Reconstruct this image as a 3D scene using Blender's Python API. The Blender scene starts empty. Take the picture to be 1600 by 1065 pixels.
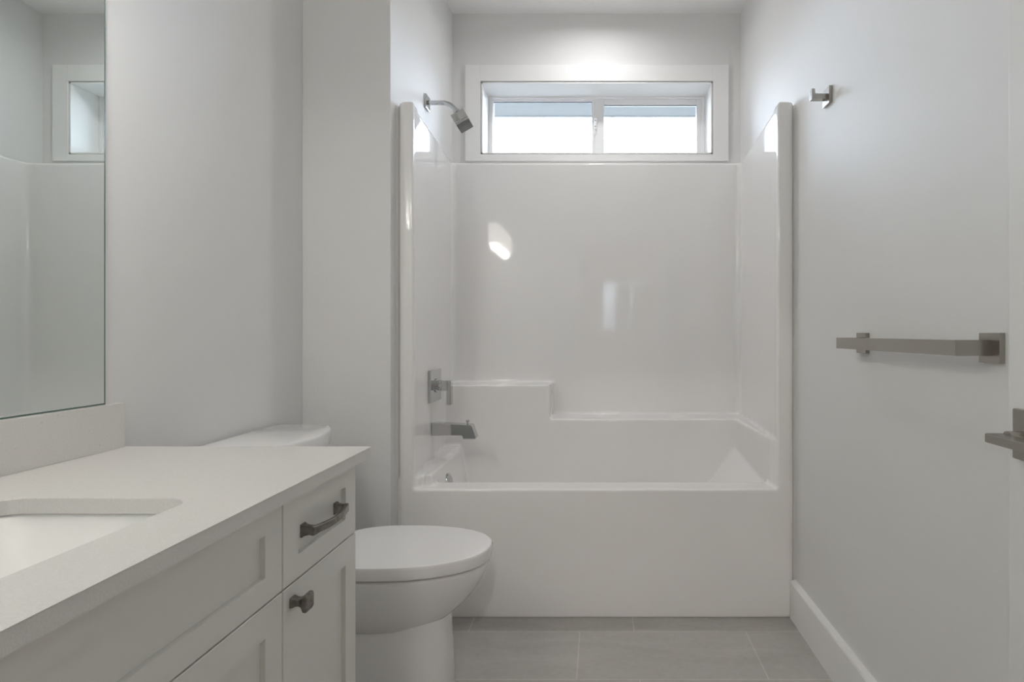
import bpy, bmesh, math
from math import sin, cos, pi, radians
from mathutils import Vector, Matrix

scene = bpy.context.scene
C = scene.collection

# ------------------------------------------------------------------ camera
CAM_Z = 1.08
F_PX = 885.0
cam_d = bpy.data.cameras.new('camera')
cam_d.sensor_fit = 'HORIZONTAL'
cam_d.sensor_width = 36.0
cam_d.lens = 36.0 * F_PX / 1600.0
cam_d.shift_x = -137.0 / 1600.0
cam_d.shift_y = -12.5 / 1600.0
cam_d.clip_start = 0.01
cam = bpy.data.objects.new('camera', cam_d)
cam.location = (0, 0, CAM_Z)
cam.rotation_euler = (pi / 2, 0, 0)
C.objects.link(cam)
scene.camera = cam

# ------------------------------------------------------------------ view, world
scene.view_settings.view_transform = 'Standard'
scene.view_settings.look = 'None'
scene.view_settings.gamma = 1.0
scene.view_settings.use_curve_mapping = False
scene.view_settings.exposure = 0.17
try:
    scene.cycles.max_bounces = 16
    scene.cycles.diffuse_bounces = 10
    scene.cycles.glossy_bounces = 8
    scene.cycles.transparent_max_bounces = 12
    scene.cycles.use_denoising = True
    scene.cycles.sample_clamp_indirect = 6.0
    scene.cycles.blur_glossy = 0.5
except Exception:
    pass

SKY = 20.0
world = bpy.data.worlds.new('overcast sky')
scene.world = world
world.use_nodes = True
bg = world.node_tree.nodes['Background']
bg.inputs[1].default_value = SKY
wn, wl = world.node_tree.nodes, world.node_tree.links
w_tc = wn.new('ShaderNodeTexCoord'); w_sx = wn.new('ShaderNodeSeparateXYZ'); w_mr = wn.new('ShaderNodeMapRange'); w_mx = wn.new('ShaderNodeMixRGB')
w_mr.inputs['From Min'].default_value = -0.06; w_mr.inputs['From Max'].default_value = 0.06
w_mx.inputs[1].default_value = (0.055, 0.062, 0.07, 1)       # ground below the horizon
w_mx.inputs[2].default_value = (0.765, 0.84, 1.0, 1)      # bright overcast sky
wl.new(w_tc.outputs['Generated'], w_sx.inputs[0]); wl.new(w_sx.outputs['Z'], w_mr.inputs['Value'])
wl.new(w_mr.outputs['Result'], w_mx.inputs[0]); wl.new(w_mx.outputs[0], bg.inputs[0])

P_ALCOVE = 3.75       # recessed light over the tub
P_VANITY = 1.95        # each vanity lamp
P_HALL = 25.5
WARM = (1.0, 0.985, 0.95)

def area(name, loc, size, power, col, spread=pi, rot=(0, 0, 0), shape='DISK'):
    d = bpy.data.lights.new(name, 'AREA')
    d.shape = shape
    d.size = size
    d.energy = power
    d.color = col
    d.spread = spread
    o = bpy.data.objects.new(name, d)
    o.location = loc
    o.rotation_euler = rot
    C.objects.link(o)
    return o

CEIL = 2.765
ALCOVE_L = (-0.02, 2.565)
HALL_L = (0.2, -1.9)
VAN_Y = (0.92, 0.66, 0.40)
VAN_X, VAN_Z = -0.895, 1.925
area('alcove_lamp', (ALCOVE_L[0], ALCOVE_L[1], CEIL - 0.012), 0.12, P_ALCOVE, (1.0, 0.99, 0.995), radians(165))
area('hall_lamp', (HALL_L[0], HALL_L[1], CEIL - 0.012), 0.14, P_HALL, (1.0, 0.89, 0.82), radians(170))
for vy in VAN_Y:
    d = bpy.data.lights.new('vanity_lamp', 'POINT')
    d.energy = P_VANITY
    d.color = WARM
    d.shadow_soft_size = 0.035
    o = bpy.data.objects.new('vanity_lamp', d)
    o.location = (VAN_X, vy, VAN_Z - 0.105)
    C.objects.link(o)

# ------------------------------------------------------------------ materials
def mat(name, col, rough=0.5, metal=0.0, spec=0.5, coat=0.0, emit=None, es=0.0):
    m = bpy.data.materials.new(name)
    m.use_nodes = True
    b = m.node_tree.nodes['Principled BSDF']
    b.inputs['Base Color'].default_value = (*col, 1)
    b.inputs['Roughness'].default_value = rough
    b.inputs['Metallic'].default_value = metal
    b.inputs['Specular IOR Level'].default_value = spec
    b.inputs['Coat Weight'].default_value = coat
    b.inputs['Coat Roughness'].default_value = 0.02
    if emit:
        b.inputs['Emission Color'].default_value = (*emit, 1)
        b.inputs['Emission Strength'].default_value = es
    return m

def nodes(m):
    nt = m.node_tree
    return nt, nt.nodes, nt.links, nt.nodes['Principled BSDF']

M = {}
M['paint'] = mat('wall paint', (0.775, 0.775, 0.77), 0.55, spec=0.3)
nt, N, L, b = nodes(M['paint'])
tc = N.new('ShaderNodeTexCoord'); nz = N.new('ShaderNodeTexNoise'); bp = N.new('ShaderNodeBump')
nz.inputs['Scale'].default_value = 260; nz.inputs['Detail'].default_value = 2
bp.inputs['Strength'].default_value = 0.03; bp.inputs['Distance'].default_value = 0.002
L.new(tc.outputs['Object'], nz.inputs['Vector']); L.new(nz.outputs['Fac'], bp.inputs['Height']); L.new(bp.outputs['Normal'], b.inputs['Normal'])
M['ceiling'] = mat('ceiling paint', (0.88, 0.875, 0.87), 0.8, spec=0.2)
M['trim'] = mat('trim paint', (0.86, 0.86, 0.855), 0.5, spec=0.35)
M['door'] = mat('door paint', (0.74, 0.75, 0.745), 0.4)
M['vinyl'] = mat('window vinyl', (0.88, 0.88, 0.88), 0.3)
M['acrylic'] = mat('white acrylic', (0.875, 0.868, 0.862), 0.055, spec=0.5, coat=0.3)
M['porcelain'] = mat('white porcelain', (0.82, 0.82, 0.82), 0.06, spec=0.5, coat=0.3)
M['sinkware'] = mat('sink glaze', (0.83, 0.83, 0.825), 0.28, spec=0.3)
M['seat'] = mat('white seat plastic', (0.83, 0.83, 0.835), 0.09, coat=0.2)
M['cabinet'] = mat('cabinet paint', (0.74, 0.74, 0.715), 0.4)
M['chrome'] = mat('chrome', (0.55, 0.565, 0.57), 0.06, metal=1.0)
M['spray'] = mat('spray face', (0.18, 0.18, 0.18), 0.35, metal=0.6)
M['nickel'] = mat('brushed nickel', (0.42, 0.40, 0.367), 0.24, metal=1.0)
M['pewter'] = mat('antique pewter', (0.27, 0.255, 0.235), 0.33, metal=1.0)
M['dark'] = mat('dark gap', (0.03, 0.03, 0.03), 0.8)
M['soffit'] = mat('soffit', (0.25, 0.25, 0.245), 0.7)
M['mirror'] = mat('mirror silver', (0.74, 0.785, 0.76), 0.0, metal=1.0)
M['mirror_edge'] = mat('mirror edge', (0.10, 0.16, 0.14), 0.2)
M['lampglass'] = mat('lit frosted glass', (0.9, 0.88, 0.84), 0.3, emit=(1.0, 0.95, 0.88), es=4.0)
M['diffuser'] = mat('lit diffuser', (0.9, 0.9, 0.88), 0.5, emit=(1.0, 0.96, 0.92), es=3.0)
M['carpet'] = mat('hall floor', (0.45, 0.40, 0.34), 0.7)
M['mask'] = mat('reflection mask', (0.45, 0.45, 0.44), 0.8)
M['rubber'] = mat('rubber', (0.25, 0.25, 0.25), 0.7)

# brushed streaks on the nickel
nt, N, L, b = nodes(M['nickel'])
tc = N.new('ShaderNodeTexCoord'); mp = N.new('ShaderNodeMapping'); nz = N.new('ShaderNodeTexNoise'); mr = N.new('ShaderNodeMapRange')
mp.inputs['Scale'].default_value = (400, 8, 400)
nz.inputs['Scale'].default_value = 1.0; nz.inputs['Detail'].default_value = 3
mr.inputs['To Min'].default_value = 0.22; mr.inputs['To Max'].default_value = 0.27
L.new(tc.outputs['Object'], mp.inputs['Vector']); L.new(mp.outputs['Vector'], nz.inputs['Vector'])
L.new(nz.outputs['Fac'], mr.inputs['Value']); L.new(mr.outputs['Result'], b.inputs['Roughness'])

# worn edges on the pewter
nt, N, L, b = nodes(M['pewter'])
tc = N.new('ShaderNodeTexCoord'); nz = N.new('ShaderNodeTexNoise'); cr = N.new('ShaderNodeValToRGB')
nz.inputs['Scale'].default_value = 90; nz.inputs['Detail'].default_value = 4
cr.color_ramp.elements[0].position = 0.35; cr.color_ramp.elements[0].color = (0.20, 0.188, 0.172, 1)
cr.color_ramp.elements[1].position = 0.75; cr.color_ramp.elements[1].color = (0.34, 0.32, 0.30, 1)
L.new(tc.outputs['Object'], nz.inputs['Vector']); L.new(nz.outputs['Fac'], cr.inputs['Fac']); L.new(cr.outputs['Color'], b.inputs['Base Color'])

# white quartz with fine specks
M['quartz'] = mat('white quartz', (0.74, 0.725, 0.70), 0.28)
nt, N, L, b = nodes(M['quartz'])
tc = N.new('ShaderNodeTexCoord')
n1 = N.new('ShaderNodeTexNoise'); n1.inputs['Scale'].default_value = 420; n1.inputs['Detail'].default_value = 2
c1 = N.new('ShaderNodeValToRGB')
c1.color_ramp.elements[0].position = 0.3; c1.color_ramp.elements[0].color = (0.66, 0.648, 0.632, 1)
c1.color_ramp.elements[1].position = 0.7; c1.color_ramp.elements[1].color = (0.73, 0.718, 0.702, 1)
n2 = N.new('ShaderNodeTexVoronoi'); n2.inputs['Scale'].default_value = 55; n2.inputs['Randomness'].default_value = 1.0
lt = N.new('ShaderNodeMapRange'); lt.inputs['From Min'].default_value = 0.07; lt.inputs['From Max'].default_value = 0.11
lt.inputs['To Min'].default_value = 0.5; lt.inputs['To Max'].default_value = 0.0
n3 = N.new('ShaderNodeTexNoise'); n3.inputs['Scale'].default_value = 9
th = N.new('ShaderNodeMath'); th.operation = 'GREATER_THAN'; th.inputs[1].default_value = 0.56
mu = N.new('ShaderNodeMath'); mu.operation = 'MULTIPLY'
mx = N.new('ShaderNodeMixRGB'); mx.inputs[2].default_value = (0.42, 0.41, 0.40, 1)
for n in (n1, n2, n3):
    L.new(tc.outputs['Object'], n.inputs['Vector'])
L.new(n1.outputs['Fac'], c1.inputs['Fac']); L.new(n2.outputs['Distance'], lt.inputs['Value'])
L.new(n3.outputs['Fac'], th.inputs[0]); L.new(lt.outputs['Result'], mu.inputs[0]); L.new(th.outputs[0], mu.inputs[1])
L.new(mu.outputs[0], mx.inputs[0]); L.new(c1.outputs['Color'], mx.inputs[1]); L.new(mx.outputs[0], b.inputs['Base Color'])

# large grey porcelain floor tiles, third-bond
M['tile'] = mat('floor tile', (0.4, 0.4, 0.39), 0.38)
nt, N, L, b = nodes(M['tile'])
tc = N.new('ShaderNodeTexCoord'); mp = N.new('ShaderNodeMapping')
mp.inputs['Location'].default_value = (0.072 + 6.0, -2.05 + 2.84, 0)
br = N.new('ShaderNodeTexBrick')
br.inputs['Scale'].default_value = 1.0
br.inputs['Brick Width'].default_value = 0.6; br.inputs['Row Height'].default_value = 0.284
br.inputs['Mortar Size'].default_value = 0.0022; br.inputs['Mortar Smooth'].default_value = 0.2
br.offset = 0.672; br.offset_frequency = 2; br.squash = 1.0
br.inputs['Color1'].default_value = (0.93, 0.93, 0.93, 1); br.inputs['Color2'].default_value = (1.0, 1.0, 1.0, 1)
br.inputs['Mortar'].default_value = (1.25, 1.24, 1.22, 1)
mp2 = N.new('ShaderNodeMapping'); mp2.inputs['Rotation'].default_value = (0, 0, radians(35)); mp2.inputs['Scale'].default_value = (1.2, 5.0, 1)
v1 = N.new('ShaderNodeTexNoise'); v1.inputs['Scale'].default_value = 2.2; v1.inputs['Detail'].default_value = 7; v1.inputs['Distortion'].default_value = 0.8
v2 = N.new('ShaderNodeTexNoise'); v2.inputs['Scale'].default_value = 45; v2.inputs['Detail'].default_value = 5
ad = N.new('ShaderNodeMixRGB'); ad.inputs[0].default_value = 0.35
cr = N.new('ShaderNodeValToRGB')
cr.color_ramp.elements[0].position = 0.3; cr.color_ramp.elements[0].color = (0.40, 0.385, 0.365, 1)
cr.color_ramp.elements[1].position = 0.72; cr.color_ramp.elements[1].color = (0.52, 0.505, 0.485, 1)
ml = N.new('ShaderNodeMixRGB'); ml.blend_type = 'MULTIPLY'; ml.inputs[0].default_value = 1.0
L.new(tc.outputs['Object'], mp.inputs['Vector']); L.new(mp.outputs['Vector'], br.inputs['Vector'])
L.new(tc.outputs['Object'], mp2.inputs['Vector']); L.new(mp2.outputs['Vector'], v1.inputs['Vector']); L.new(tc.outputs['Object'], v2.inputs['Vector'])
L.new(v1.outputs['Fac'], ad.inputs[1]); L.new(v2.outputs['Fac'], ad.inputs[2]); L.new(ad.outputs[0], cr.inputs['Fac'])
L.new(cr.outputs['Color'], ml.inputs[1]); L.new(br.outputs['Color'], ml.inputs[2]); L.new(ml.outputs[0], b.inputs['Base Color'])

# window glass: clear, with a mirror-like surface
g = bpy.data.materials.new('window glass'); g.use_nodes = True
nt = g.node_tree; nt.nodes.clear()
out = nt.nodes.new('ShaderNodeOutputMaterial'); tr = nt.nodes.new('ShaderNodeBsdfTransparent'); gl = nt.nodes.new('ShaderNodeBsdfGlossy')
fr = nt.nodes.new('ShaderNodeFresnel'); mxs = nt.nodes.new('ShaderNodeMixShader')
tr.inputs[0].default_value = (0.95, 0.98, 0.98, 1); gl.inputs['Roughness'].default_value = 0.02
fr.inputs['IOR'].default_value = 1.45
nt.links.new(fr.outputs[0], mxs.inputs[0]); nt.links.new(tr.outputs[0], mxs.inputs[1]); nt.links.new(gl.outputs[0], mxs.inputs[2])
nt.links.new(mxs.outputs[0], out.inputs[0])
M['glass'] = g
g2 = g.copy(); g2.name = 'sheer glass'
g2.node_tree.nodes['Transparent BSDF'].inputs[0].default_value = (0.42, 0.43, 0.43, 1)  # dark tint added to weaken the hall window's reflection in the tub
M['dimmed'] = g2

# ------------------------------------------------------------------ mesh helpers
def new_bm():
    return bmesh.new()

def add_box(bm, x0, x1, y0, y1, z0, z1, bevel=0.0, seg=2):
    r = bmesh.ops.create_cube(bm, size=1.0)
    vs = r['verts']
    for v in vs:
        v.co = Vector((x0 + (v.co.x + .5) * (x1 - x0), y0 + (v.co.y + .5) * (y1 - y0), z0 + (v.co.z + .5) * (z1 - z0)))
    if bevel > 0:
        es = list({e for v in vs for e in v.link_edges})
        bmesh.ops.bevel(bm, geom=es, offset=bevel, offset_type='OFFSET', segments=seg, profile=0.5, affect='EDGES', clamp_overlap=True)

def add_loft(bm, loops, cap0=True, cap1=True):
    rings = [[bm.verts.new(p) for p in lp] for lp in loops]
    n = len(rings[0])
    for a, c in zip(rings, rings[1:]):
        for i in range(n):
            j = (i + 1) % n
            bm.faces.new((a[i], a[j], c[j], c[i]))
    if cap0: bm.faces.new(list(reversed(rings[0])))
    if cap1: bm.faces.new(rings[-1])
    return rings

def add_prism(bm, pts, axis, a0, a1, bevel=0.0, seg=2):
    """pts: 2-D outline; axis 'y' -> (x,z), 'x' -> (y,z), 'z' -> (x,y)"""
    def P(p, a):
        return {'y': (p[0], a, p[1]), 'x': (a, p[0], p[1]), 'z': (p[0], p[1], a)}[axis]
    rings = add_loft(bm, [[P(p, a0) for p in pts], [P(p, a1) for p in pts]])
    if bevel > 0:
        vs = set(rings[0] + rings[1])
        es = list({e for v in vs for e in v.link_edges if e.other_vert(v) in vs})
        bmesh.ops.bevel(bm, geom=es, offset=bevel, offset_type='OFFSET', segments=seg, profile=0.5, affect='EDGES', clamp_overlap=True)

def add_lathe(bm, prof, origin, direction, n=32, caps=True):
    """prof: list of (radius, distance along direction)"""
    d = Vector(direction).normalized()
    u = d.orthogonal().normalized(); w = d.cross(u)
    o = Vector(origin)
    loops = [[o + d * h + (u * cos(2 * pi * i / n) + w * sin(2 * pi * i / n)) * max(r, 1e-5) for i in range(n)] for r, h in prof]
    add_loft(bm, loops, caps, caps)

def add_tube(bm, path, r, n=20, sect=None, up=None):
    """sweep a circle (or a closed 2-D section) along a path"""
    P = [Vector(p) for p in path]
    loops = []
    prev = None
    for i, p in enumerate(P):
        t = (P[min(i + 1, len(P) - 1)] - P[max(i - 1, 0)]).normalized()
        if up is not None:
            u = Vector(up)
            u = (u - t * u.dot(t)).normalized()
        elif prev is None:
            u = t.orthogonal().normalized()
        else:
            u = (prev - t * prev.dot(t)).normalized()
        prev = u
        w = t.cross(u)
        rr = r[i] if isinstance(r, (list, tuple)) else r
        if sect is None:
            loops.append([p + (u * cos(2 * pi * k / n) + w * sin(2 * pi * k / n)) * rr for k in range(n)])
        else:
            loops.append([p + (u * a + w * c) * rr for a, c in sect])
    add_loft(bm, loops)

def rrect(cx, cy, hx, hy, r, n=6):
    pts = []
    r = min(r, hx - 1e-4, hy - 1e-4)
    for sx, sy, a0 in ((1, 1, 0), (-1, 1, 90), (-1, -1, 180), (1, -1, 270)):
        for k in range(n + 1):
            a = radians(a0 + 90 * k / n)
            pts.append((cx + sx * (hx - r) + r * cos(a), cy + sy * (hy - r) + r * sin(a)))
    return pts

def smooth_by_angle(me, ang=35):
    bm = bmesh.new(); bm.from_mesh(me)
    lim = radians(ang)
    for f in bm.faces: f.smooth = True
    for e in bm.edges:
        e.smooth = not (len(e.link_faces) == 2 and e.calc_face_angle(0) > lim)
    bm.to_mesh(me); bm.free()

def obj(name, bm, m, parent=None, smooth=True, ang=35, recalc=True, weighted=True):
    if recalc:
        bmesh.ops.recalc_face_normals(bm, faces=bm.faces)
    me = bpy.data.meshes.new(name)
    bm.to_mesh(me); bm.free()
    me.materials.append(m)
    if smooth: smooth_by_angle(me, ang)
    o = bpy.data.objects.new(name, me)
    C.objects.link(o)
    if smooth and weighted:
        wm = o.modifiers.new('weighted normals', 'WEIGHTED_NORMAL')
        wm.mode = 'FACE_AREA'; wm.weight = 80; wm.keep_sharp = True
    if parent:
        o.parent = parent
        # children built in world coordinates: undo the parent's placement
        o.matrix_parent_inverse = Matrix.Translation(-world_loc(parent))
    return o

def world_loc(o):
    v = Vector(o.location)
    return v

def tag(o, label, cat, group=None):
    o['label'] = label; o['category'] = cat
    if group: o['group'] = group
    return o

def thing(name, label, cat, loc, group=None):
    o = bpy.data.objects.new(name, None)
    o.empty_display_size = 0.05
    o.location = loc
    C.objects.link(o)
    return tag(o, label, cat, group)

def struct(name, bm, m, label=None, parent=None, **k):
    o = obj(name, bm, m, parent, **k)
    if parent is None:
        o['kind'] = 'structure'
        if label: o['label'] = label
    return o

def boxes(*bs, bevel=0.0, seg=2):
    bm = new_bm()
    for q in bs: add_box(bm, *q, bevel=bevel, seg=seg)
    return bm

# ------------------------------------------------------------------ room shell
XL, XR = -1.105, 0.744          # vanity wall, towel-bar wall
XA = -0.777                     # alcove side of the partition
YS, YB = 2.103, 2.99            # partition face, window wall
T = 0.12

struct('floor', boxes((XL - T, XR + T, -T, YB + T, -0.1, 0)), M['tile'], 'grey stone look floor tiles with thin pale grout')
struct('ceiling', boxes((XL - T, XR + T, -T, YB + 0.2, CEIL, CEIL + 0.1)), M['ceiling'], 'white painted ceiling above the bathtub')
struct('wall_left', boxes((XL - T, XL, -T, YB + 0.2, 0, CEIL)), M['paint'], 'pale grey wall behind the mirror, vanity and toilet')
struct('wall_right', boxes((XR, XR + T, 0.0, YB + 0.2, 0, CEIL)), M['paint'], 'off white wall carrying the towel bar and robe hook')
struct('wall_partition', boxes((XL, XA, YS, YB + 0.2, 0, CEIL), bevel=0.003), M['paint'], 'off white partition between toilet and bathtub')
# window wall with its opening
WX0, WX1, WZ0, WZ1 = -0.622, 0.591, CAM_Z + 0.942, CAM_Z + 1.318
WY = 3.2
struct('wall_back', boxes((XA, WX0, YB, WY, 0, CEIL), (WX1, XR, YB, WY, 0, CEIL), (WX0, WX1, YB, WY, 0, WZ0), (WX0, WX1, YB, WY, WZ1, CEIL)),
       M['paint'], 'off white end wall with the high window over the bathtub')
# doorway wall behind the camera
DX0, DX1, DZ = -0.20, 0.61, 2.05
struct('wall_front', boxes((XL, DX0, -T, 0, 0, CEIL), (DX1, XR + T, -T, 0, 0, CEIL), (DX0, DX1, -T, 0, DZ, CEIL)), M['paint'], 'off white wall with the doorway')

# baseboards
bm = new_bm(); add_prism(bm, [(XR, 0), (XR - 0.022, 0), (XR - 0.022, 0.136), (XR - 0.019, 0.141), (XR, 0.145)], 'y', 0.02, 2.15)
struct('baseboard_right', bm, M['trim'], 'tall white baseboard along the towel bar wall', ang=20)
struct('baseboard_partition', boxes((XL + 0.018, XA, YS - 0.018, YS, 0, 0.143), bevel=0.002), M['trim'], 'white baseboard behind the toilet')
struct('baseboard_left', boxes((XL, XL + 0.018, 1.285, YS, 0, 0.143), bevel=0.002), M['trim'], 'white baseboard under the toilet tank')

# window casing
CX0, CX1, CZ0, CZ1 = -0.706, 0.676, CAM_Z + 0.903, CAM_Z + 1.407
struct('trim_1', boxes((CX0, WX0 - 0.004, YB - 0.018, YB, CZ0, CZ1), (WX1 + 0.004, CX1, YB - 0.018, YB, CZ0, CZ1),
                       (WX0 - 0.004, WX1 + 0.004, YB - 0.018, YB, WZ1 + 0.004, CZ1), (WX0 - 0.004, WX1 + 0.004, YB - 0.018, YB, CZ0, WZ0 - 0.004), bevel=0.0015),
       M['trim'], 'flat white casing around the window over the bathtub')
# jamb liner
struct('trim_2', boxes((WX0, WX0 + 0.006, YB - 0.012, 3.15, WZ0, WZ1), (WX1 - 0.006, WX1, YB - 0.012, 3.15, WZ0, WZ1),
                       (WX0, WX1, YB - 0.012, 3.15, WZ1 - 0.006, WZ1), (WX0, WX1, YB - 0.012, 3.15, WZ0, WZ0 + 0.006)), M['trim'], 'white jamb liner of the window over the bathtub')

# window unit
def ring(x0, x1, z0, z1, gx0, gx1, gz0, gz1, y0, y1, bevel=0.003):
    return boxes((x0, gx0, y0, y1, z0, z1), (gx1, x1, y0, y1, z0, z1), (gx0, gx1, y0, y1, gz1, z1), (gx0, gx1, y0, y1, z0, gz0), bevel=bevel)
fy0, fy1 = 3.145, 3.2
ix0, ix1 = WX0 + 0.006, WX1 - 0.006
zb, zt = WZ0 + 0.006, WZ1 - 0.006
win = struct('window_1', ring(ix0, ix1, zb, zt, ix0 + 0.022, ix1 - 0.02, zb + 0.05, CAM_Z + 1.300, fy0, fy1), M['vinyl'], 'white vinyl slider window high over the bathtub')
struct('fixed_pane_frame', ring(ix0 + 0.021, -0.02, zb + 0.045, CAM_Z + 1.301, -0.593, -0.044, CAM_Z + 1.004, CAM_Z + 1.293, fy0 + 0.012, fy1 - 0.01), M['vinyl'], parent=win)
struct('sliding_sash', ring(-0.03, ix1 - 0.018, zb + 0.045, CAM_Z + 1.3005, 0.025, 0.539, CAM_Z + 1.004, CAM_Z + 1.269, fy0 + 0.004, fy1 - 0.016, bevel=0.004), M['vinyl'], parent=win)
struct('pane', boxes((-0.60, -0.04, 3.178, 3.182, CAM_Z + 1.0, CAM_Z + 1.297)), M['glass'], parent=win)
struct('pane', boxes((0.02, 0.545, 3.164, 3.168, CAM_Z + 1.0, CAM_Z + 1.274)), M['glass'], parent=win)
bm = boxes((-0.596, -0.041, 3.170, 3.178, CAM_Z + 1.2905, CAM_Z + 1.2935), (0.022, 0.542, 3.157, 3.164, CAM_Z + 1.2665, CAM_Z + 1.2695))
struct('glazing_gasket', bm, M['rubber'], parent=win)
bm = new_bm(); add_prism(bm, [(-0.030, 1.10), (-0.022, 1.095), (-0.022, 1.19), (-0.024, 1.205), (-0.030, 1.20)], 'y', 0, 0.016)
for v in bm.verts: v.co.y += 3.130; v.co.z += CAM_Z - 0.0
add_box(bm, -0.030, -0.016, 3.122, 3.146, CAM_Z + 1.125, CAM_Z + 1.185, bevel=0.003)
struct('latch', bm, M['vinyl'], parent=win)
bm = boxes((-0.0265, -0.0215, 3.1215, 3.124, CAM_Z + 1.135, CAM_Z + 1.141), (-0.0265, -0.0215, 3.1215, 3.124, CAM_Z + 1.168, CAM_Z + 1.174))
struct('latch_screw', bm, M['dark'], parent=win)

# eave outside the window
bm = boxes((-2.4, 2.4, 3.2, 3.78, CAM_Z + 1.45, CAM_Z + 1.47), (-2.4, 2.4, 3.78, 3.80, CAM_Z + 1.445, CAM_Z + 1.62))
bm2 = bm
struct('trim_3', bm, M['soffit'], 'grey blue roof eave seen through the window')

# ------------------------------------------------------------------ room beyond the doorway
HX0, HX1, HY0 = -1.9, 1.9, -3.6
struct('floor_hall', boxes((HX0 - T, HX1 + T, HY0 - T, -T, -0.1, 0)), M['carpet'], 'hall floor beyond the doorway')
struct('ceiling_hall', boxes((HX0 - T, HX1 + T, HY0 - T, -T, CEIL, CEIL + 0.1)), M['ceiling'], 'hall ceiling beyond the doorway')
struct('wall_hall_left', boxes((HX0 - T, HX0, HY0 - T, -T, 0, CEIL)), M['paint'], 'hall wall beyond the doorway')
struct('wall_hall_right', boxes((HX1, HX1 + T, HY0 - T, -T, 0, CEIL)), M['paint'], 'hall wall beyond the doorway')
struct('wall_hall_side', boxes((HX0, XL - T, -T - 0.02, -T, 0, CEIL), (XR + T, HX1, -T - 0.02, -T, 0, CEIL)), M['paint'], 'hall wall beside the doorway')
hx0, hx1, hz0, hz1 = 0.02, 0.86, 1.10, 1.95
struct('wall_hall_back', boxes((HX0, hx0, HY0 - T, HY0, 0, CEIL), (hx1, HX1, HY0 - T, HY0, 0, CEIL), (hx0, hx1, HY0 - T, HY0, 0, hz0), (hx0, hx1, HY0 - T, HY0, hz1, CEIL)),
       M['paint'], 'hall wall with a window')
w2 = struct('window_2', ring(hx0, hx1, hz0, hz1, hx0 + 0.04, hx1 - 0.04, hz0 + 0.04, hz1 - 0.04, HY0 - 0.08, HY0 - 0.02), M['vinyl'], 'white window in the room behind the camera')
struct('pane', boxes((hx0 + 0.04, hx1 - 0.04, HY0 - 0.055, HY0 - 0.05, hz0 + 0.04, hz1 - 0.04)), M['dimmed'], parent=w2)
struct('reflection_mask', boxes((0.26, 0.50, HY0 - 0.018, HY0 - 0.012, hz0, hz1 - 0.07), (0.53, hx1, HY0 - 0.018, HY0 - 0.012, hz0, hz1 - 0.07)), M['mask'], parent=w2)  # unseen panels added to split this window's reflection in the tub into strips

# open door leaf beside the camera
DF = 0.570
door = struct('door_1', boxes((DF, DF + 0.035, 0.035, 0.79, 0.012, 2.04), bevel=0.002), M['door'], 'white door standing open beside the towel bar')
yS, zS = 0.737, 0.944
lever_root = bpy.data.objects.new('door_lever', None); lever_root.location = (DF, yS, zS); C.objects.link(lever_root); lever_root.parent = door
lever_root['label'] = 'brushed nickel lever handle with square rosette'
obj('rosette', boxes((DF - 0.009, DF, yS - 0.034, yS + 0.034, zS - 0.034, zS + 0.034), bevel=0.002), M['nickel'], lever_root)
bm = new_bm()
add_lathe(bm, [(0.012, 0), (0.012, 0.004), (0.0085, 0.006), (0.0085, 0.032)], (DF - 0.008, yS, zS), (-1, 0, 0), 28)
obj('neck', bm, M['nickel'], lever_root)
bm = new_bm()
add_prism(bm, [(DF - 0.062, 0.748), (DF - 0.062, 0.60), (DF - 0.050, 0.60), (DF - 0.044, 0.66), (DF - 0.038, 0.73), (DF - 0.036, 0.745), (DF - 0.040, 0.749)], 'z', zS - 0.008, zS + 0.004, bevel=0.0015)
obj('lever', bm, M['nickel'], lever_root)

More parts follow.
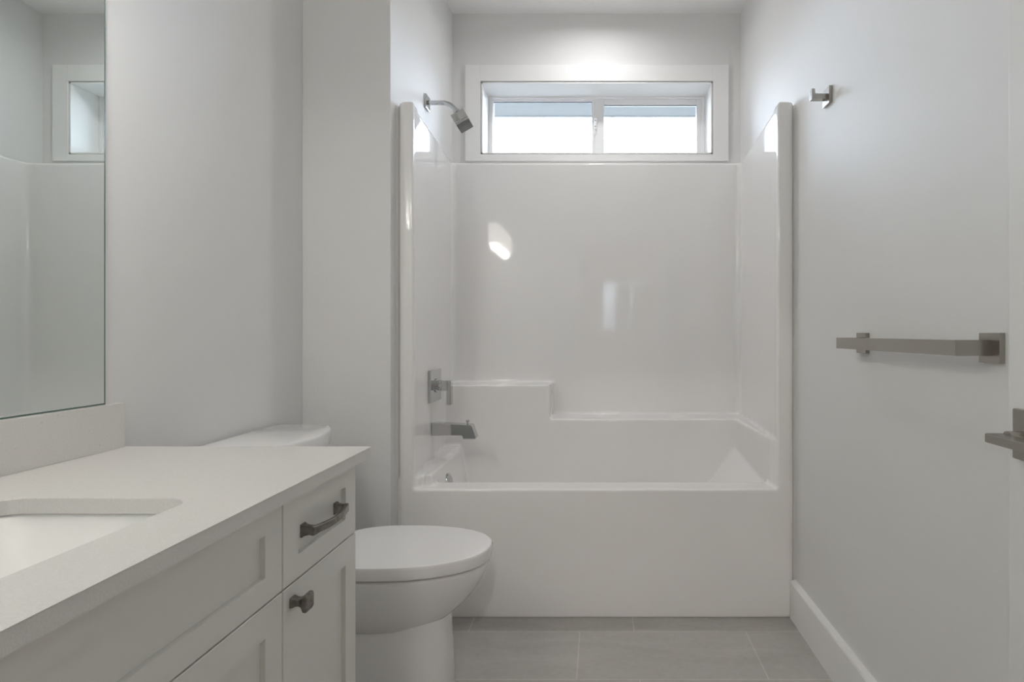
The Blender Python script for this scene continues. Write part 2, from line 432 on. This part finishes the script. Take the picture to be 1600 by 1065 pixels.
# ------------------------------------------------------------------ one-piece bathtub and shower surround
def build_tub():
    y0, yb = 2.15, YB - 0.006
    x0, x1 = XA + 0.0015, XR - 0.0015
    PL, PR, PB = -0.715, 0.685, 2.88        # inner faces of the panels
    ZT = 1.945
    RIM = 0.487
    bm = new_bm()
    # side panels, back panel
    add_prism(bm, [(x0, 2.20), (-0.72, 2.20), (-0.72, 2.165), (-0.708, 2.165), (-0.751, PB + 0.02), (-0.751, yb), (x0, yb)], 'z', 0.0, ZT)
    add_prism(bm, [(x1, 2.20), (0.69, 2.20), (0.69, 2.165), (0.677, 2.165), (0.717, PB + 0.02), (0.717, yb), (x1, yb)], 'z', 0.0, ZT)
    add_prism(bm, [(-0.76, PB - 0.024), (-0.748, PB - 0.024), (-0.742, PB - 0.010), (-0.732, PB - 0.002), (-0.716, PB + 0.001), (-0.716, PB + 0.03), (-0.76, PB + 0.03)], 'z', 0.0, ZT)
    add_prism(bm, [(0.726, PB - 0.024), (0.714, PB - 0.024), (0.708, PB - 0.010), (0.698, PB - 0.002), (0.682, PB + 0.001), (0.682, PB + 0.03), (0.726, PB + 0.03)], 'z', 0.0, ZT)
    add_box(bm, x0, x1, PB, yb, 0.0, ZT)
    # front flanges (taller than the panels)
    fz = 1.958
    add_prism(bm, [(x0, 2.22), (x0, 2.192), (-0.770, 2.176), (-0.762, 2.162), (-0.752, 2.153), (-0.742, y0), (-0.708, y0), (-0.713, 2.22)], 'z', 0.0, fz)
    add_prism(bm, [(x1, 2.22), (x1, 2.184), (0.739, 2.166), (0.733, 2.155), (0.722, y0), (0.677, y0), (0.683, 2.22)], 'z', 0.0, fz)
    # apron and floor of the unit
    add_box(bm, -0.742, 0.722, y0, 2.262, 0.0, RIM)
    add_box(bm, x0, x1, 2.20, yb, 0.0, 0.12)
    # ledges
    YL = 2.705
    add_box(bm, x0, x1, YL, yb, 0.0, 0.669)
    add_box(bm, x0, -0.237, YL, yb, 0.0, 0.831)
    add_prism(bm, [(x1, 2.17), (0.674, 2.17), (0.668, 2.22), (0.647, 2.72), (x1, 2.72)], 'z', 0.0, 0.669)
    rr = [[(x0, 2.17, 0.0), (-0.700, 2.17, 0.0), (-0.692, 2.21, 0.0), (-0.659, 2.72, 0.0), (x0, 2.72, 0.0)],
          [(x0, 2.17, 0.522), (-0.700, 2.17, 0.522), (-0.692, 2.21, 0.525), (-0.659, 2.72, 0.547), (x0, 2.72, 0.547)]]
    add_loft(bm, rr)
    # sloping ends of the basin
    add_loft(bm, [[(0.72, 2.2, 0.488), (0.686, 2.2, 0.488), (0.42, 2.2, 0.155), (0.36, 2.2, 0.10), (0.72, 2.2, 0.10)],
                  [(0.72, YL + 0.02, 0.525), (0.638, YL + 0.02, 0.525), (0.36, YL + 0.02, 0.155), (0.30, YL + 0.02, 0.10), (0.72, YL + 0.02, 0.10)]])
    add_prism(bm, [(-0.68, 0.53), (-0.655, 0.53), (-0.59, 0.15), (-0.54, 0.10), (-0.68, 0.10)], 'y', 2.2, YL + 0.02)
    add_prism(bm, [(2.25, 0.48), (2.262, 0.48), (2.30, 0.15), (2.34, 0.10), (2.25, 0.10)], 'x', -0.68, 0.68)
    bmesh.ops.recalc_face_normals(bm, faces=bm.faces)
    me = bpy.data.meshes.new('tub_source'); bm.to_mesh(me); bm.free()
    src = bpy.data.objects.new('tub_source', me); C.objects.link(src)
    r = src.modifiers.new('r', 'REMESH'); r.mode = 'VOXEL'; r.voxel_size = 0.0055; r.use_smooth_shade = True
    s = src.modifiers.new('s', 'SMOOTH'); s.factor = 0.5; s.iterations = 9
    dg = bpy.context.evaluated_depsgraph_get()
    ev = src.evaluated_get(dg)
    full = bpy.data.meshes.new_from_object(ev)
    bpy.data.objects.remove(src); bpy.data.meshes.remove(me)
    co = [v.co.copy() for v in full.vertices]
    no = [v.normal.copy() for v in full.vertices]
    groups = {}
    for p in full.polygons:
        c = p.center
        if c.y < 2.205 and c.z > RIM + 0.03: k = 'front_flange_l' if c.x < 0 else 'front_flange_r'
        elif c.y < 2.19 and c.z < RIM - 0.02: k = 'apron'
        elif c.y < 2.23 and c.z <= RIM + 0.03: k = 'rim'
        elif c.z > 0.50 and c.y > 2.69 and c.y < 2.868 and c.x > -0.66 and c.x < 0.64 and c.z < 0.84: k = 'shelf'
        elif c.z > 0.84 or (c.z > 0.64 and c.x > -0.24): 
            k = 'back_panel' if (c.y > 2.862 and -0.70 < c.x < 0.67) else ('side_panel_l' if c.x < 0 else 'side_panel_r')
        elif c.z > 0.555 and c.x < -0.66: k = 'side_panel_l'
        else: k = 'basin'
        groups.setdefault(k, []).append(tuple(p.vertices))
    root = thing('bathtub_shower_unit', 'glossy white one piece bathtub with shower surround below the window', 'bathtub', (0, 2.57, 0))
    for k, fs in groups.items():
        ids = {}
        for f in fs:
            for i in f: ids.setdefault(i, len(ids))
        order = list(ids)
        m2 = bpy.data.meshes.new(k)
        m2.from_pydata([co[i] for i in order], [], [tuple(ids[i] for i in f) for f in fs])
        m2.polygons.foreach_set('use_smooth', [True] * len(m2.polygons))
        m2.materials.append(M['acrylic'])
        m2.update()
        m2.normals_split_custom_set_from_vertices([no[i] for i in order])
        nm = k[:-2] if k.endswith(('_l', '_r')) else k
        o = bpy.data.objects.new(nm, m2); C.objects.link(o); o.parent = root
        o.matrix_parent_inverse = Matrix.Translation(-Vector(root.location))
    bpy.data.meshes.remove(full)
    for pts in ([(XA + 0.0003, 2.160), (XA + 0.0003, 2.20), (-0.769, 2.20), (-0.769, 2.176)], [(XR - 0.0003, 2.158), (XR - 0.0003, 2.195), (0.738, 2.195), (0.738, 2.170)]):
        bm = new_bm(); add_prism(bm, pts, 'z', 0.0, 1.95)
        obj('caulk_bead', bm, M['acrylic'], root)
    bm = new_bm()
    add_lathe(bm, [(0.034, -0.004), (0.034, 0.022), (0.032, 0.029), (0.024, 0.034), (0.010, 0.036), (0.0, 0.036)], (-0.664, 2.40, 0.449), (1, 0, 0.17), 36)
    o = obj('overflow_plate', bm, M['chrome'], root); o['label'] = 'round chrome overflow plate'
    bm = new_bm()
    add_lathe(bm, [(0.032, 0), (0.032, 0.004), (0.02, 0.006), (0.0, 0.006)], (-0.44, 2.48, 0.1205), (0, 0, 1), 32)
    o = obj('drain', bm, M['chrome'], root); o['label'] = 'chrome drain'
    return root
tub = build_tub()

# ------------------------------------------------------------------ shower fittings
YV = 2.455
t = thing('shower_valve', 'chrome square shower valve with lever, above the tub spout', 'shower valve', (-0.713, YV, 0.853))
obj('escutcheon', boxes((-0.7193, -0.708, YV - 0.078, YV + 0.078, 0.853 - 0.068, 0.853 + 0.068), bevel=0.0015), M['chrome'], t)
bm = new_bm()
add_lathe(bm, [(0.030, 0), (0.030, 0.006), (0.022, 0.008), (0.022, 0.032)], (-0.709, YV, 0.853), (1, 0, 0), 36)
obj('sleeve', bm, M['chrome'], t)
hd = obj('handle', boxes((-0.682, -0.656, YV - 0.021, YV + 0.021, 0.853 - 0.021, 0.853 + 0.021), bevel=0.0025), M['chrome'], t)
bm = boxes((-0.660, -0.640, YV - 0.016, YV + 0.016, 0.853 - 0.083, 0.853 + 0.022), bevel=0.0015)
lv = obj('lever', bm, M['chrome'], t)

t = thing('tub_spout', 'chrome square tub spout with diverter knob, below the shower valve', 'tub spout', (-0.714, YV, 0.664))
bm = new_bm()
prof = [(-0.7205, 0.693), (-0.7205, 0.639), (-0.600, 0.641), (-0.589, 0.641), (-0.586, 0.625), (-0.535, 0.625), (-0.531, 0.629), (-0.549, 0.681), (-0.556, 0.685)]
add_prism(bm, prof, 'y', YV - 0.026, YV + 0.026, bevel=0.0015)
obj('spout_body', bm, M['chrome'], t)
bm = new_bm()
add_lathe(bm, [(0.003, 0), (0.003, 0.008), (0.0075, 0.010), (0.0075, 0.016), (0.0055, 0.019), (0.0, 0.019)], (-0.572, YV, 0.685), (0, 0, 1), 20)
obj('diverter_knob', bm, M['chrome'], t)

YH = 2.535
t = thing('overhead_shower', 'chrome square shower head on a bent arm by the window', 'shower head', (XA, YH, 2.11))
zc = CAM_Z + (520 - 160.5) * YH / F_PX
obj('wall_plate', boxes((XA, XA + 0.010, YH - 0.031, YH + 0.031, zc - 0.031, zc + 0.031), bevel=0.003), M['chrome'], t)
path = [(XA + 0.006, YH, zc)]
cxa, R = -0.706, 0.075
for k in range(9):
    a = radians(50 * k / 8)
    path.append((cxa + R * sin(a), YH, zc - R * (1 - cos(a))))
dx, dz = cos(radians(50)), -sin(radians(50))
last = path[-1]
path.append((last[0] + dx * 0.012, YH, last[2] + dz * 0.012))
bm = new_bm(); add_tube(bm, path, 0.0102, 22)
obj('arm', bm, M['chrome'], t)
e = path[-1]
ax = Vector((cos(radians(60)), 0, -sin(radians(60))))
bm = new_bm()
p0 = Vector(e) - Vector((dx, 0, dz)) * 0.004
add_lathe(bm, [(0.0115, 0), (0.0145, 0.002), (0.0145, 0.012), (0.011, 0.014), (0.0125, 0.017), (0.0125, 0.026)], p0, ax, 24)
obj('swivel_nut', bm, M['chrome'], t)
def head_box(h0, h1, hw, bevel):
    b_ = new_bm(); add_box(b_, -hw, hw, -hw, hw, h0, h1, bevel=bevel)
    # local z -> ax, local y -> world y
    xx = Vector((0, 1, 0)).cross(ax)
    mt = Matrix(((xx.x, 0, ax.x, 0), (xx.y, 1, ax.y, 0), (xx.z, 0, ax.z, 0), (0, 0, 0, 1)))
    hb = p0 + ax * 0.022
    mt.translation = hb
    bmesh.ops.transform(b_, matrix=mt, verts=b_.verts)
    return b_
hb = head_box(0.0, 0.042, 0.032, 0.002)
head = obj('spray_body', hb, M['chrome'], t)
obj('groove', head_box(0.041, 0.045, 0.0305, 0.0), M['spray'], head)
obj('lower_ring', head_box(0.044, 0.053, 0.032, 0.001), M['chrome'], head)
obj('spray_face', head_box(0.052, 0.069, 0.031, 0.002), M['spray'], head)

# ------------------------------------------------------------------ robe hook, towel bar
YK = 1.837; zk = 1.845
t = thing('robe_hook', 'square brushed nickel robe hook high on the right wall', 'hook', (XR, YK, zk))
obj('wall_plate', boxes((XR - 0.011, XR, YK - 0.027, YK + 0.027, zk - 0.027, zk + 0.027), bevel=0.001), M['nickel'], t)
bm = new_bm()
add_prism(bm, [(XR - 0.010, zk - 0.010), (0.684, zk - 0.010), (0.684, zk + 0.023), (0.694, zk + 0.023), (0.694, zk + 0.0065), (XR - 0.010, zk + 0.0065)], 'y', YK - 0.0115, YK + 0.0115, bevel=0.0008)
obj('hook_arm', bm, M['nickel'], t)

zb_ = 1.052
t = thing('towel_bar', 'brushed nickel square towel bar on the right wall below the robe hook', 'towel bar', (XR, 1.33, zb_))
for yy in (1.067, 1.590):
    obj('wall_plate', boxes((XR - 0.011, XR, yy - 0.0285, yy + 0.0285, zb_ - 0.0285, zb_ + 0.0285), bevel=0.001), M['nickel'], t)
    obj('post', boxes((0.676, XR - 0.010, yy - 0.004, yy + 0.010, zb_ - 0.015, zb_ + 0.015), bevel=0.0006), M['nickel'], t)
obj('bar', boxes((0.668, 0.677, 1.063, 1.600, zb_ - 0.015, zb_ + 0.015), bevel=0.0006), M['nickel'], t)

# ------------------------------------------------------------------ toilet
TY = 1.717
def egg(xb, xm, xf, hw, z, n=64, nb=3.0, nf=2.15):
    """closed outline: blunt at the back (xb), widest at xm, rounded front at xf"""
    pts = []
    for i in range(n):
        a = 2 * pi * i / n
        c, s = cos(a), sin(a)
        if c >= 0:
            x = xm + (xf - xm) * abs(c) ** (2 / nf); e_ = nf
        else:
            x = xm - (xm - xb) * abs(c) ** (2 / nb); e_ = nb
        y = TY + hw * math.copysign(abs(s) ** (2 / e_), s)
        pts.append((x, y, z))
    return pts
toilet = thing('toilet', 'white two piece toilet with closed lid between vanity and bathtub', 'toilet', (-0.75, TY, 0))
XT = XL + 0.012
# lid
bm = new_bm()
zl = 0.440
add_loft(bm, [egg(-0.815, -0.615, -0.338, 0.167, zl - 0.038), egg(-0.821, -0.615, -0.331, 0.173, zl - 0.038), egg(-0.823, -0.615, -0.329, 0.175, zl - 0.034), egg(-0.826, -0.615, -0.326, 0.1775, zl - 0.010),
              egg(-0.823, -0.615, -0.330, 0.1745, zl - 0.002), egg(-0.815, -0.615, -0.338, 0.167, zl), egg(-0.76, -0.60, -0.42, 0.09, zl + 0.0015), egg(-0.68, -0.60, -0.52, 0.03, zl + 0.002)])
lid = obj('lid', bm, M['seat'], toilet)
bm = new_bm()
add_loft(bm, [egg(-0.80, -0.615, -0.362, 0.143, zl - 0.0445), egg(-0.80, -0.615, -0.362, 0.143, zl - 0.0385)])
obj('seat', bm, M['seat'], toilet)
for s in (-1, 1):
    bm = new_bm()
    add_lathe(bm, [(0.013, -0.025), (0.014, -0.02), (0.014, 0.02), (0.013, 0.025)], (-0.838, TY + s * 0.07, zl - 0.022), (0, 1, 0), 20)
    add_box(bm, -0.852, -0.824, TY + s * 0.07 - 0.02, TY + s * 0.07 + 0.02, zl - 0.0425, zl - 0.02, bevel=0.004)
    obj('seat_hinge', bm, M['seat'], toilet)
# bowl
bm = new_bm()
rb = -0.90
add_loft(bm, [egg(rb, -0.66, -0.475, 0.112, 0.225), egg(rb, -0.65, -0.460, 0.119, 0.231), egg(rb, -0.64, -0.425, 0.133, 0.258), egg(rb, -0.63, -0.392, 0.144, 0.290), egg(rb, -0.625, -0.364, 0.1535, 0.325),
              egg(rb, -0.62, -0.345, 0.1605, 0.360), egg(rb, -0.62, -0.336, 0.165, 0.383), egg(rb, -0.62, -0.336, 0.1655, 0.390), egg(rb, -0.62, -0.341, 0.161, 0.395)])
obj('bowl', bm, M['porcelain'], toilet, ang=50, weighted=False)
# pedestal (smooth skirt)
bm = new_bm()
def ped(z, hw, xf):
    return egg(XT + 0.06, -0.70, xf, hw, z, nb=5.0, nf=3.4)
add_loft(bm, [ped(0.0, 0.122, -0.448), ped(0.006, 0.1235, -0.446), ped(0.10, 0.120, -0.451), ped(0.22, 0.1165, -0.457), ped(0.30, 0.1165, -0.462)])
obj('pedestal', bm, M['porcelain'], toilet, ang=50, weighted=False)
# deck under the tank
bm = new_bm(); add_box(bm, XT + 0.02, -0.80, TY - 0.12, TY + 0.12, 0.28, 0.397, bevel=0.02, seg=3)
obj('deck', bm, M['porcelain'], toilet)
# tank with bowed front
def tank_loop(z, hy, xe, xm, xb=XT, n=20, r=0.02):
    pts = [(xb, TY - hy, z)]
    for k in range(n + 1):
        u = -1 + 2 * k / n
        ce = max(0.0, abs(u) - 0.9) / 0.1
        x = xm - (xm - xe) * u * u - r * (1 - math.sqrt(max(0, 1 - ce * ce)))
        pts.append((x, TY + hy * u, z))
    pts.append((xb, TY + hy, z))
    return pts
bm = new_bm()
add_loft(bm, [tank_loop(0.395, 0.178, -0.935, -0.875), tank_loop(0.41, 0.185, -0.930, -0.868), tank_loop(0.715, 0.205, -0.928, -0.864)])
obj('tank', bm, M['porcelain'], toilet)
bm = new_bm()
zt_ = 0.770
add_loft(bm, [tank_loop(zt_ - 0.055, 0.205, -0.926, -0.860), tank_loop(zt_ - 0.047, 0.213, -0.919, -0.852), tank_loop(zt_ - 0.008, 0.214, -0.918, -0.850), tank_loop(zt_ - 0.002, 0.212, -0.920, -0.853), tank_loop(zt_, 0.207, -0.926, -0.858)])
obj('tank_lid', bm, M['porcelain'], toilet, ang=50, weighted=False)
bm = new_bm()
add_lathe(bm, [(0.012, 0), (0.012, 0.01), (0.0, 0.012)], (-0.918, TY - 0.15, 0.66), (1, 0, 0), 20)
add_box(bm, -0.910, -0.900, TY - 0.155, TY - 0.08, 0.652, 0.666, bevel=0.003)
obj('flush_lever', bm, M['chrome'], toilet)

# ------------------------------------------------------------------ vanity
VY0, VY1 = 0.03, 1.278
VF = -0.550                     # face of doors and drawers
CTZ = 0.820
v = thing('vanity_cabinet', 'white shaker vanity cabinet with pewter pull and knob', 'cabinet', (-0.83, 0.66, 0))
def shaker(y0, y1, z0, z1, stile=0.050, rail=0.0435, rec=0.009, th=0.020):
    b_ = new_bm()
    def rect(x, a, c, d, e_): return [b_.verts.new((x, a, d)), b_.verts.new((x, c, d)), b_.verts.new((x, c, e_)), b_.verts.new((x, a, e_))]
    bk = rect(VF - th, y0, y1, z0, z1)
    s1 = rect(VF - 0.0012, y0, y1, z0, z1)
    s2 = rect(VF, y0 + .0012, y1 - .0012, z0 + .0012, z1 - .0012)
    i1 = rect(VF, y0 + stile, y1 - stile, z0 + rail, z1 - rail)
    i2 = rect(VF - rec, y0 + stile, y1 - stile, z0 + rail, z1 - rail)
    for a, c in ((bk, s1), (s1, s2), (s2, i1), (i1, i2)):
        for k in range(4):
            j = (k + 1) % 4
            b_.faces.new((a[k], a[j], c[j], c[k]))
    b_.faces.new(i2); b_.faces.new(list(reversed(bk)))
    return b_
vx0, vx1, vzt = XL + 0.001, VF - 0.0205, CTZ - 0.0255
for q in ((VY0, VY0 + 0.018), (VY1 - 0.018, VY1)):
    obj('end_panel', boxes((vx0, vx1, q[0], q[1], 0.0, vzt)), M['cabinet'], v)
obj('bottom_panel', boxes((vx0, vx1, VY0 + 0.018, VY1 - 0.018, 0.10, 0.118)), M['cabinet'], v)
obj('toe_kick', boxes((vx1 - 0.075, vx1 - 0.057, VY0 + 0.018, VY1 - 0.018, 0.0, 0.10)), M['cabinet'], v)
obj('back_panel', boxes((vx0, vx0 + 0.008, VY0 + 0.018, VY1 - 0.018, 0.118, vzt)), M['cabinet'], v)
obj('top_rail', boxes((vx1 - 0.018, vx1, VY0 + 0.018, VY1 - 0.018, vzt - 0.03, vzt)), M['cabinet'], v)
for q in (0.337, 0.983):
    obj('divider', boxes((vx0 + 0.008, vx1, q - 0.009, q + 0.009, 0.118, vzt - 0.03)), M['cabinet'], v)
g_ = 0.0015
YA, YM, YN = 0.983, 0.660, 0.337
ZG, ZTOP, ZBOT = 0.632, 0.792, 0.105
def pull(yc, zc_, parent):
    xp = VF - 0.009
    q = bpy.data.objects.new('pull_handle', None); q.location = (xp, yc, zc_); C.objects.link(q); q.parent = parent
    q.matrix_parent_inverse = Matrix.Translation(-Vector(parent.location))
    b_ = new_bm()
    for s in (-1, 1):
        y_ = yc + s * 0.066
        loops = []
        for (dx_, h, w_) in ((0.0, 0.0125, 0.0085), (0.003, 0.0125, 0.0085), (0.006, 0.010, 0.007), (0.014, 0.0085, 0.006), (0.022, 0.008, 0.006)):
            loops.append([(xp + dx_, a, c) for a, c in rrect(y_, zc_, w_, h, 0.002, 3)])
        add_loft(b_, loops)
    sect = [(0.0045, 0.0075), (-0.0045, 0.0075), (-0.0045, -0.0075), (0.0045, -0.0075)]
    sect = rrect(0, 0, 0.0045, 0.0078, 0.002, 3)
    pts, rs = [], []
    for k in range(25):
        u = -1 + 2 * k / 24
        pts.append((xp + 0.021 + 0.013 * (1 - u * u), yc + 0.072 * u, zc_ + 0.0))
        rs.append(1.0 - 0.18 * (1 - abs(u)) + (0.12 if abs(u) > 0.85 else 0))
    add_tube(b_, pts, rs, sect=sect, up=(1, 0, 0))
    o_ = obj_child('pull_handle', b_, M['pewter'], parent, q)
    return o_
def obj_child(name, b_, m, parent, dummy):
    bpy.data.objects.remove(dummy)
    o_ = obj(name, b_, m)
    o_.parent = parent
    o_['label'] = 'dark pewter bow pull' if 'pull' in name else 'dark pewter square knob'
    return o_
def knob(yc, zc_, parent):
    b_ = new_bm()
    loops = []
    for (dx_, h) in ((0.0, 0.0095), (0.004, 0.009), (0.008, 0.0072), (0.014, 0.0068), (0.019, 0.0085), (0.023, 0.0125), (0.0255, 0.0150), (0.0295, 0.0155), (0.0315, 0.0145), (0.0325, 0.0125), (0.0330, 0.006)):
        loops.append([(VF + dx_, a, c) for a, c in rrect(yc, zc_, h, h, h * 0.35, 4)])
    add_loft(b_, loops)
    o_ = obj('knob', b_, M['pewter'])
    o_.parent = parent
    o_['label'] = 'dark pewter square knob'
    return o_
def front(name, y0, y1, z0, z1, **k):
    o_ = obj(name, shaker(y0 + g_, y1 - g_, z0 + g_, z1 - g_, **k), M['cabinet'], v, smooth=False)
    return o_
# fronts: build with world coordinates; the vanity root sits at its base, so offsets match
d_r = front('drawer', YA, VY1, ZG, ZTOP)
f_m = front('false_front', YN, YA, ZG, ZTOP)
d_l = front('drawer', VY0, YN, ZG, ZTOP)
dr = front('door', YA, VY1, ZBOT, ZG, rail=0.053)
dm1 = front('door', YM, YA, ZBOT, ZG, rail=0.053)
dm2 = front('door', YN, YM, ZBOT, ZG, rail=0.053)
dl = front('door', VY0, YN, ZBOT, ZG, rail=0.053)
def attach(child, par):
    child.parent = par
    child.matrix_parent_inverse = (par.matrix_parent_inverse.copy() if False else Matrix.Identity(4))
    # parent 'par' has world translation = v.location + inverse = identity world
for fn, yc, zc_, par in ((pull, 1.131, 0.710, d_r), (pull, 0.18, 0.710, d_l)):
    h_ = fn(yc, zc_, par)
for yc, zc_, par in ((1.013, 0.600, dr), (YM + 0.03, 0.600, dm1), (YM - 0.03, 0.600, dm2), (YN - 0.03, 0.600, dl)):
    knob(yc, zc_, par)

# countertop with the sink cut-out
CX_0, CX_1, CY_0, CY_1 = XL + 0.001, -0.524, 0.004, 1.298
SX0, SX1, SY0, SY1 = -0.945, -0.637, 0.43, 0.893
def counter():
    b_ = new_bm()
    hole = rrect((SX0 + SX1) / 2, (SY0 + SY1) / 2, (SX1 - SX0) / 2, (SY1 - SY0) / 2, 0.040, 8)
    outer = rrect((CX_0 + CX_1) / 2, (CY_0 + CY_1) / 2, (CX_1 - CX_0) / 2, (CY_1 - CY_0) / 2, 0.004, 3)
    e = 0.0018
    def off(pts, d, cx, cy):
        return [(x + math.copysign(d, x - cx), y + math.copysign(d, y - cy)) for x, y in pts]
    ocx, ocy = (CX_0 + CX_1) / 2, (CY_0 + CY_1) / 2
    hcx, hcy = (SX0 + SX1) / 2, (SY0 + SY1) / 2
    z1, z0 = CTZ, CTZ - 0.0248
    def rings(pts, dsign, cx, cy):
        L_ = [(off(pts, -e * dsign, cx, cy), z1), (pts, z1 - e), (pts, z0)]
        return [[b_.verts.new((x, y, z)) for x, y in p] for p, z in L_]
    ro = rings(outer, 1, ocx, ocy); rh = rings(hole, -1, hcx, hcy)
    for R_ in (ro, rh):
        for a, c in zip(R_, R_[1:]):
            n = len(a)
            for i in range(n):
                b_.faces.new((a[i], a[(i + 1) % n], c[(i + 1) % n], c[i]))
    for idx in (0, 2):
        es = []
        for R_ in (ro, rh):
            lp = R_[idx]
            for i in range(len(lp)):
                es.append(b_.edges.get((lp[i], lp[(i + 1) % len(lp)])))
        bmesh.ops.triangle_fill(b_, use_beauty=True, use_dissolve=False, edges=es)
    return b_
ct = obj('countertop', counter(), M['quartz'], ang=50)
tag(ct, 'white quartz countertop with a rectangular sink cut out', 'countertop')
bs = obj('backsplash', boxes((XL + 0.001, -1.083, CY_0, 1.294, CTZ, CTZ + 0.101), bevel=0.0012), M['quartz'])
tag(bs, 'low quartz backsplash strip under the mirror', 'backsplash')

# undermount sink
sk = thing('sink', 'white rectangular undermount sink set in the countertop', 'sink', ((SX0 + SX1) / 2, (SY0 + SY1) / 2, 0.66))
bm = new_bm()
cx, cy, hx, hy = (SX0 + SX1) / 2, (SY0 + SY1) / 2, (SX1 - SX0) / 2, (SY1 - SY0) / 2
zt2 = CTZ - 0.0255
lo = []
for (d, z, r) in ((0.025, zt2 - 0.010, 0.05), (0.025, zt2, 0.05), (0.006, zt2, 0.046), (0.003, zt2 - 0.003, 0.046), (-0.001, zt2 - 0.012, 0.05), (-0.005, zt2 - 0.019, 0.055), (-0.013, zt2 - 0.028, 0.06), (-0.028, zt2 - 0.040, 0.065), (-0.05, zt2 - 0.058, 0.065), (-0.08, zt2 - 0.085, 0.05), (-0.105, zt2 - 0.108, 0.035), (-0.125, zt2 - 0.122, 0.024), (-0.14, zt2 - 0.126, 0.01)):
    lo.append([(x, y, z) for x, y in rrect(cx, cy, hx + d, hy + d, r, 8)])
add_loft(bm, lo, cap0=False)
# outside of the bowl
lo2 = [[(x, y, z) for x, y in rrect(cx, cy, hx + d, hy + d, r, 8)] for d, z, r in ((0.025, zt2 - 0.010, 0.05), (0.012, zt2 - 0.012, 0.05), (0.006, zt2 - 0.035, 0.055), (-0.03, zt2 - 0.07, 0.06), (-0.08, zt2 - 0.125, 0.05), (-0.12, zt2 - 0.14, 0.03))]
add_loft(bm, lo2, cap0=False)
bmesh.ops.remove_doubles(bm, verts=bm.verts, dist=1e-5)
obj('basin', bm, M['sinkware'], sk, ang=50, weighted=False)
bm = new_bm(); add_lathe(bm, [(0.022, 0), (0.022, 0.003), (0.012, 0.004), (0.0, 0.002)], (cx, cy, zt2 - 0.1262), (0, 0, 1), 24)
obj('drain', bm, M['chrome'], sk)

# mirror
mz0, mz1 = CTZ + 0.1045, 1.845
mt = obj('wall_mirror', boxes((XL + 0.001, XL + 0.0065, 0.06, 1.256, mz0, mz1)), M['mirror'])
tag(mt, 'frameless wall mirror standing on the quartz backsplash', 'mirror')
obj('polished_edge', boxes((XL + 0.001, XL + 0.0066, 1.256, 1.2585, mz0, mz1), (XL + 0.001, XL + 0.0068, 0.06, 1.2585, mz0 - 0.0032, mz0)), M['mirror_edge'], None).parent = mt

# ------------------------------------------------------------------ lamps
vl = thing('vanity_light', 'three lamp vanity light above the mirror', 'vanity light', (XL, 0.66, VAN_Z))
obj('back_plate', boxes((XL, XL + 0.022, 0.32, 1.0, VAN_Z - 0.03, VAN_Z + 0.03), bevel=0.003), M['nickel'], vl)
for vy in VAN_Y:
    bm = new_bm()
    add_tube(bm, [(XL + 0.02, vy, VAN_Z), (VAN_X - 0.03, vy, VAN_Z), (VAN_X - 0.008, vy, VAN_Z + 0.006), (VAN_X, vy, VAN_Z + 0.03), (VAN_X, vy, VAN_Z + 0.085)], 0.008, 14)
    obj('arm', bm, M['nickel'], vl)
    bm = new_bm()
    add_lathe(bm, [(0.02, 0.095), (0.05, 0.085), (0.062, 0.04), (0.066, -0.085), (0.063, -0.085), (0.058, 0.04), (0.046, 0.08), (0.01, 0.088)], (VAN_X, vy, VAN_Z), (0, 0, 1), 28, caps=False)
    obj('glass_shade', bm, M['lampglass'], vl)

def downlight(name, label, x, y):
    t_ = thing(name, label, 'ceiling light', (x, y, CEIL))
    b_ = new_bm()
    add_lathe(b_, [(0.062, 0.002), (0.062, -0.004), (0.085, -0.006), (0.088, 0.0), (0.088, 0.002)], (x, y, CEIL - 0.002), (0, 0, 1), 40, caps=False)
    obj('trim_ring', b_, M['trim'], t_)
    b_ = new_bm(); add_lathe(b_, [(0.062, 0.0), (0.062, 0.002)], (x, y, CEIL - 0.004), (0, 0, 1), 40)
    obj('diffuser', b_, M['diffuser'], t_)
downlight('recessed_downlight', 'round recessed light in the ceiling over the bathtub', *ALCOVE_L)
downlight('recessed_downlight', 'round recessed light in the hall ceiling', *HALL_L)
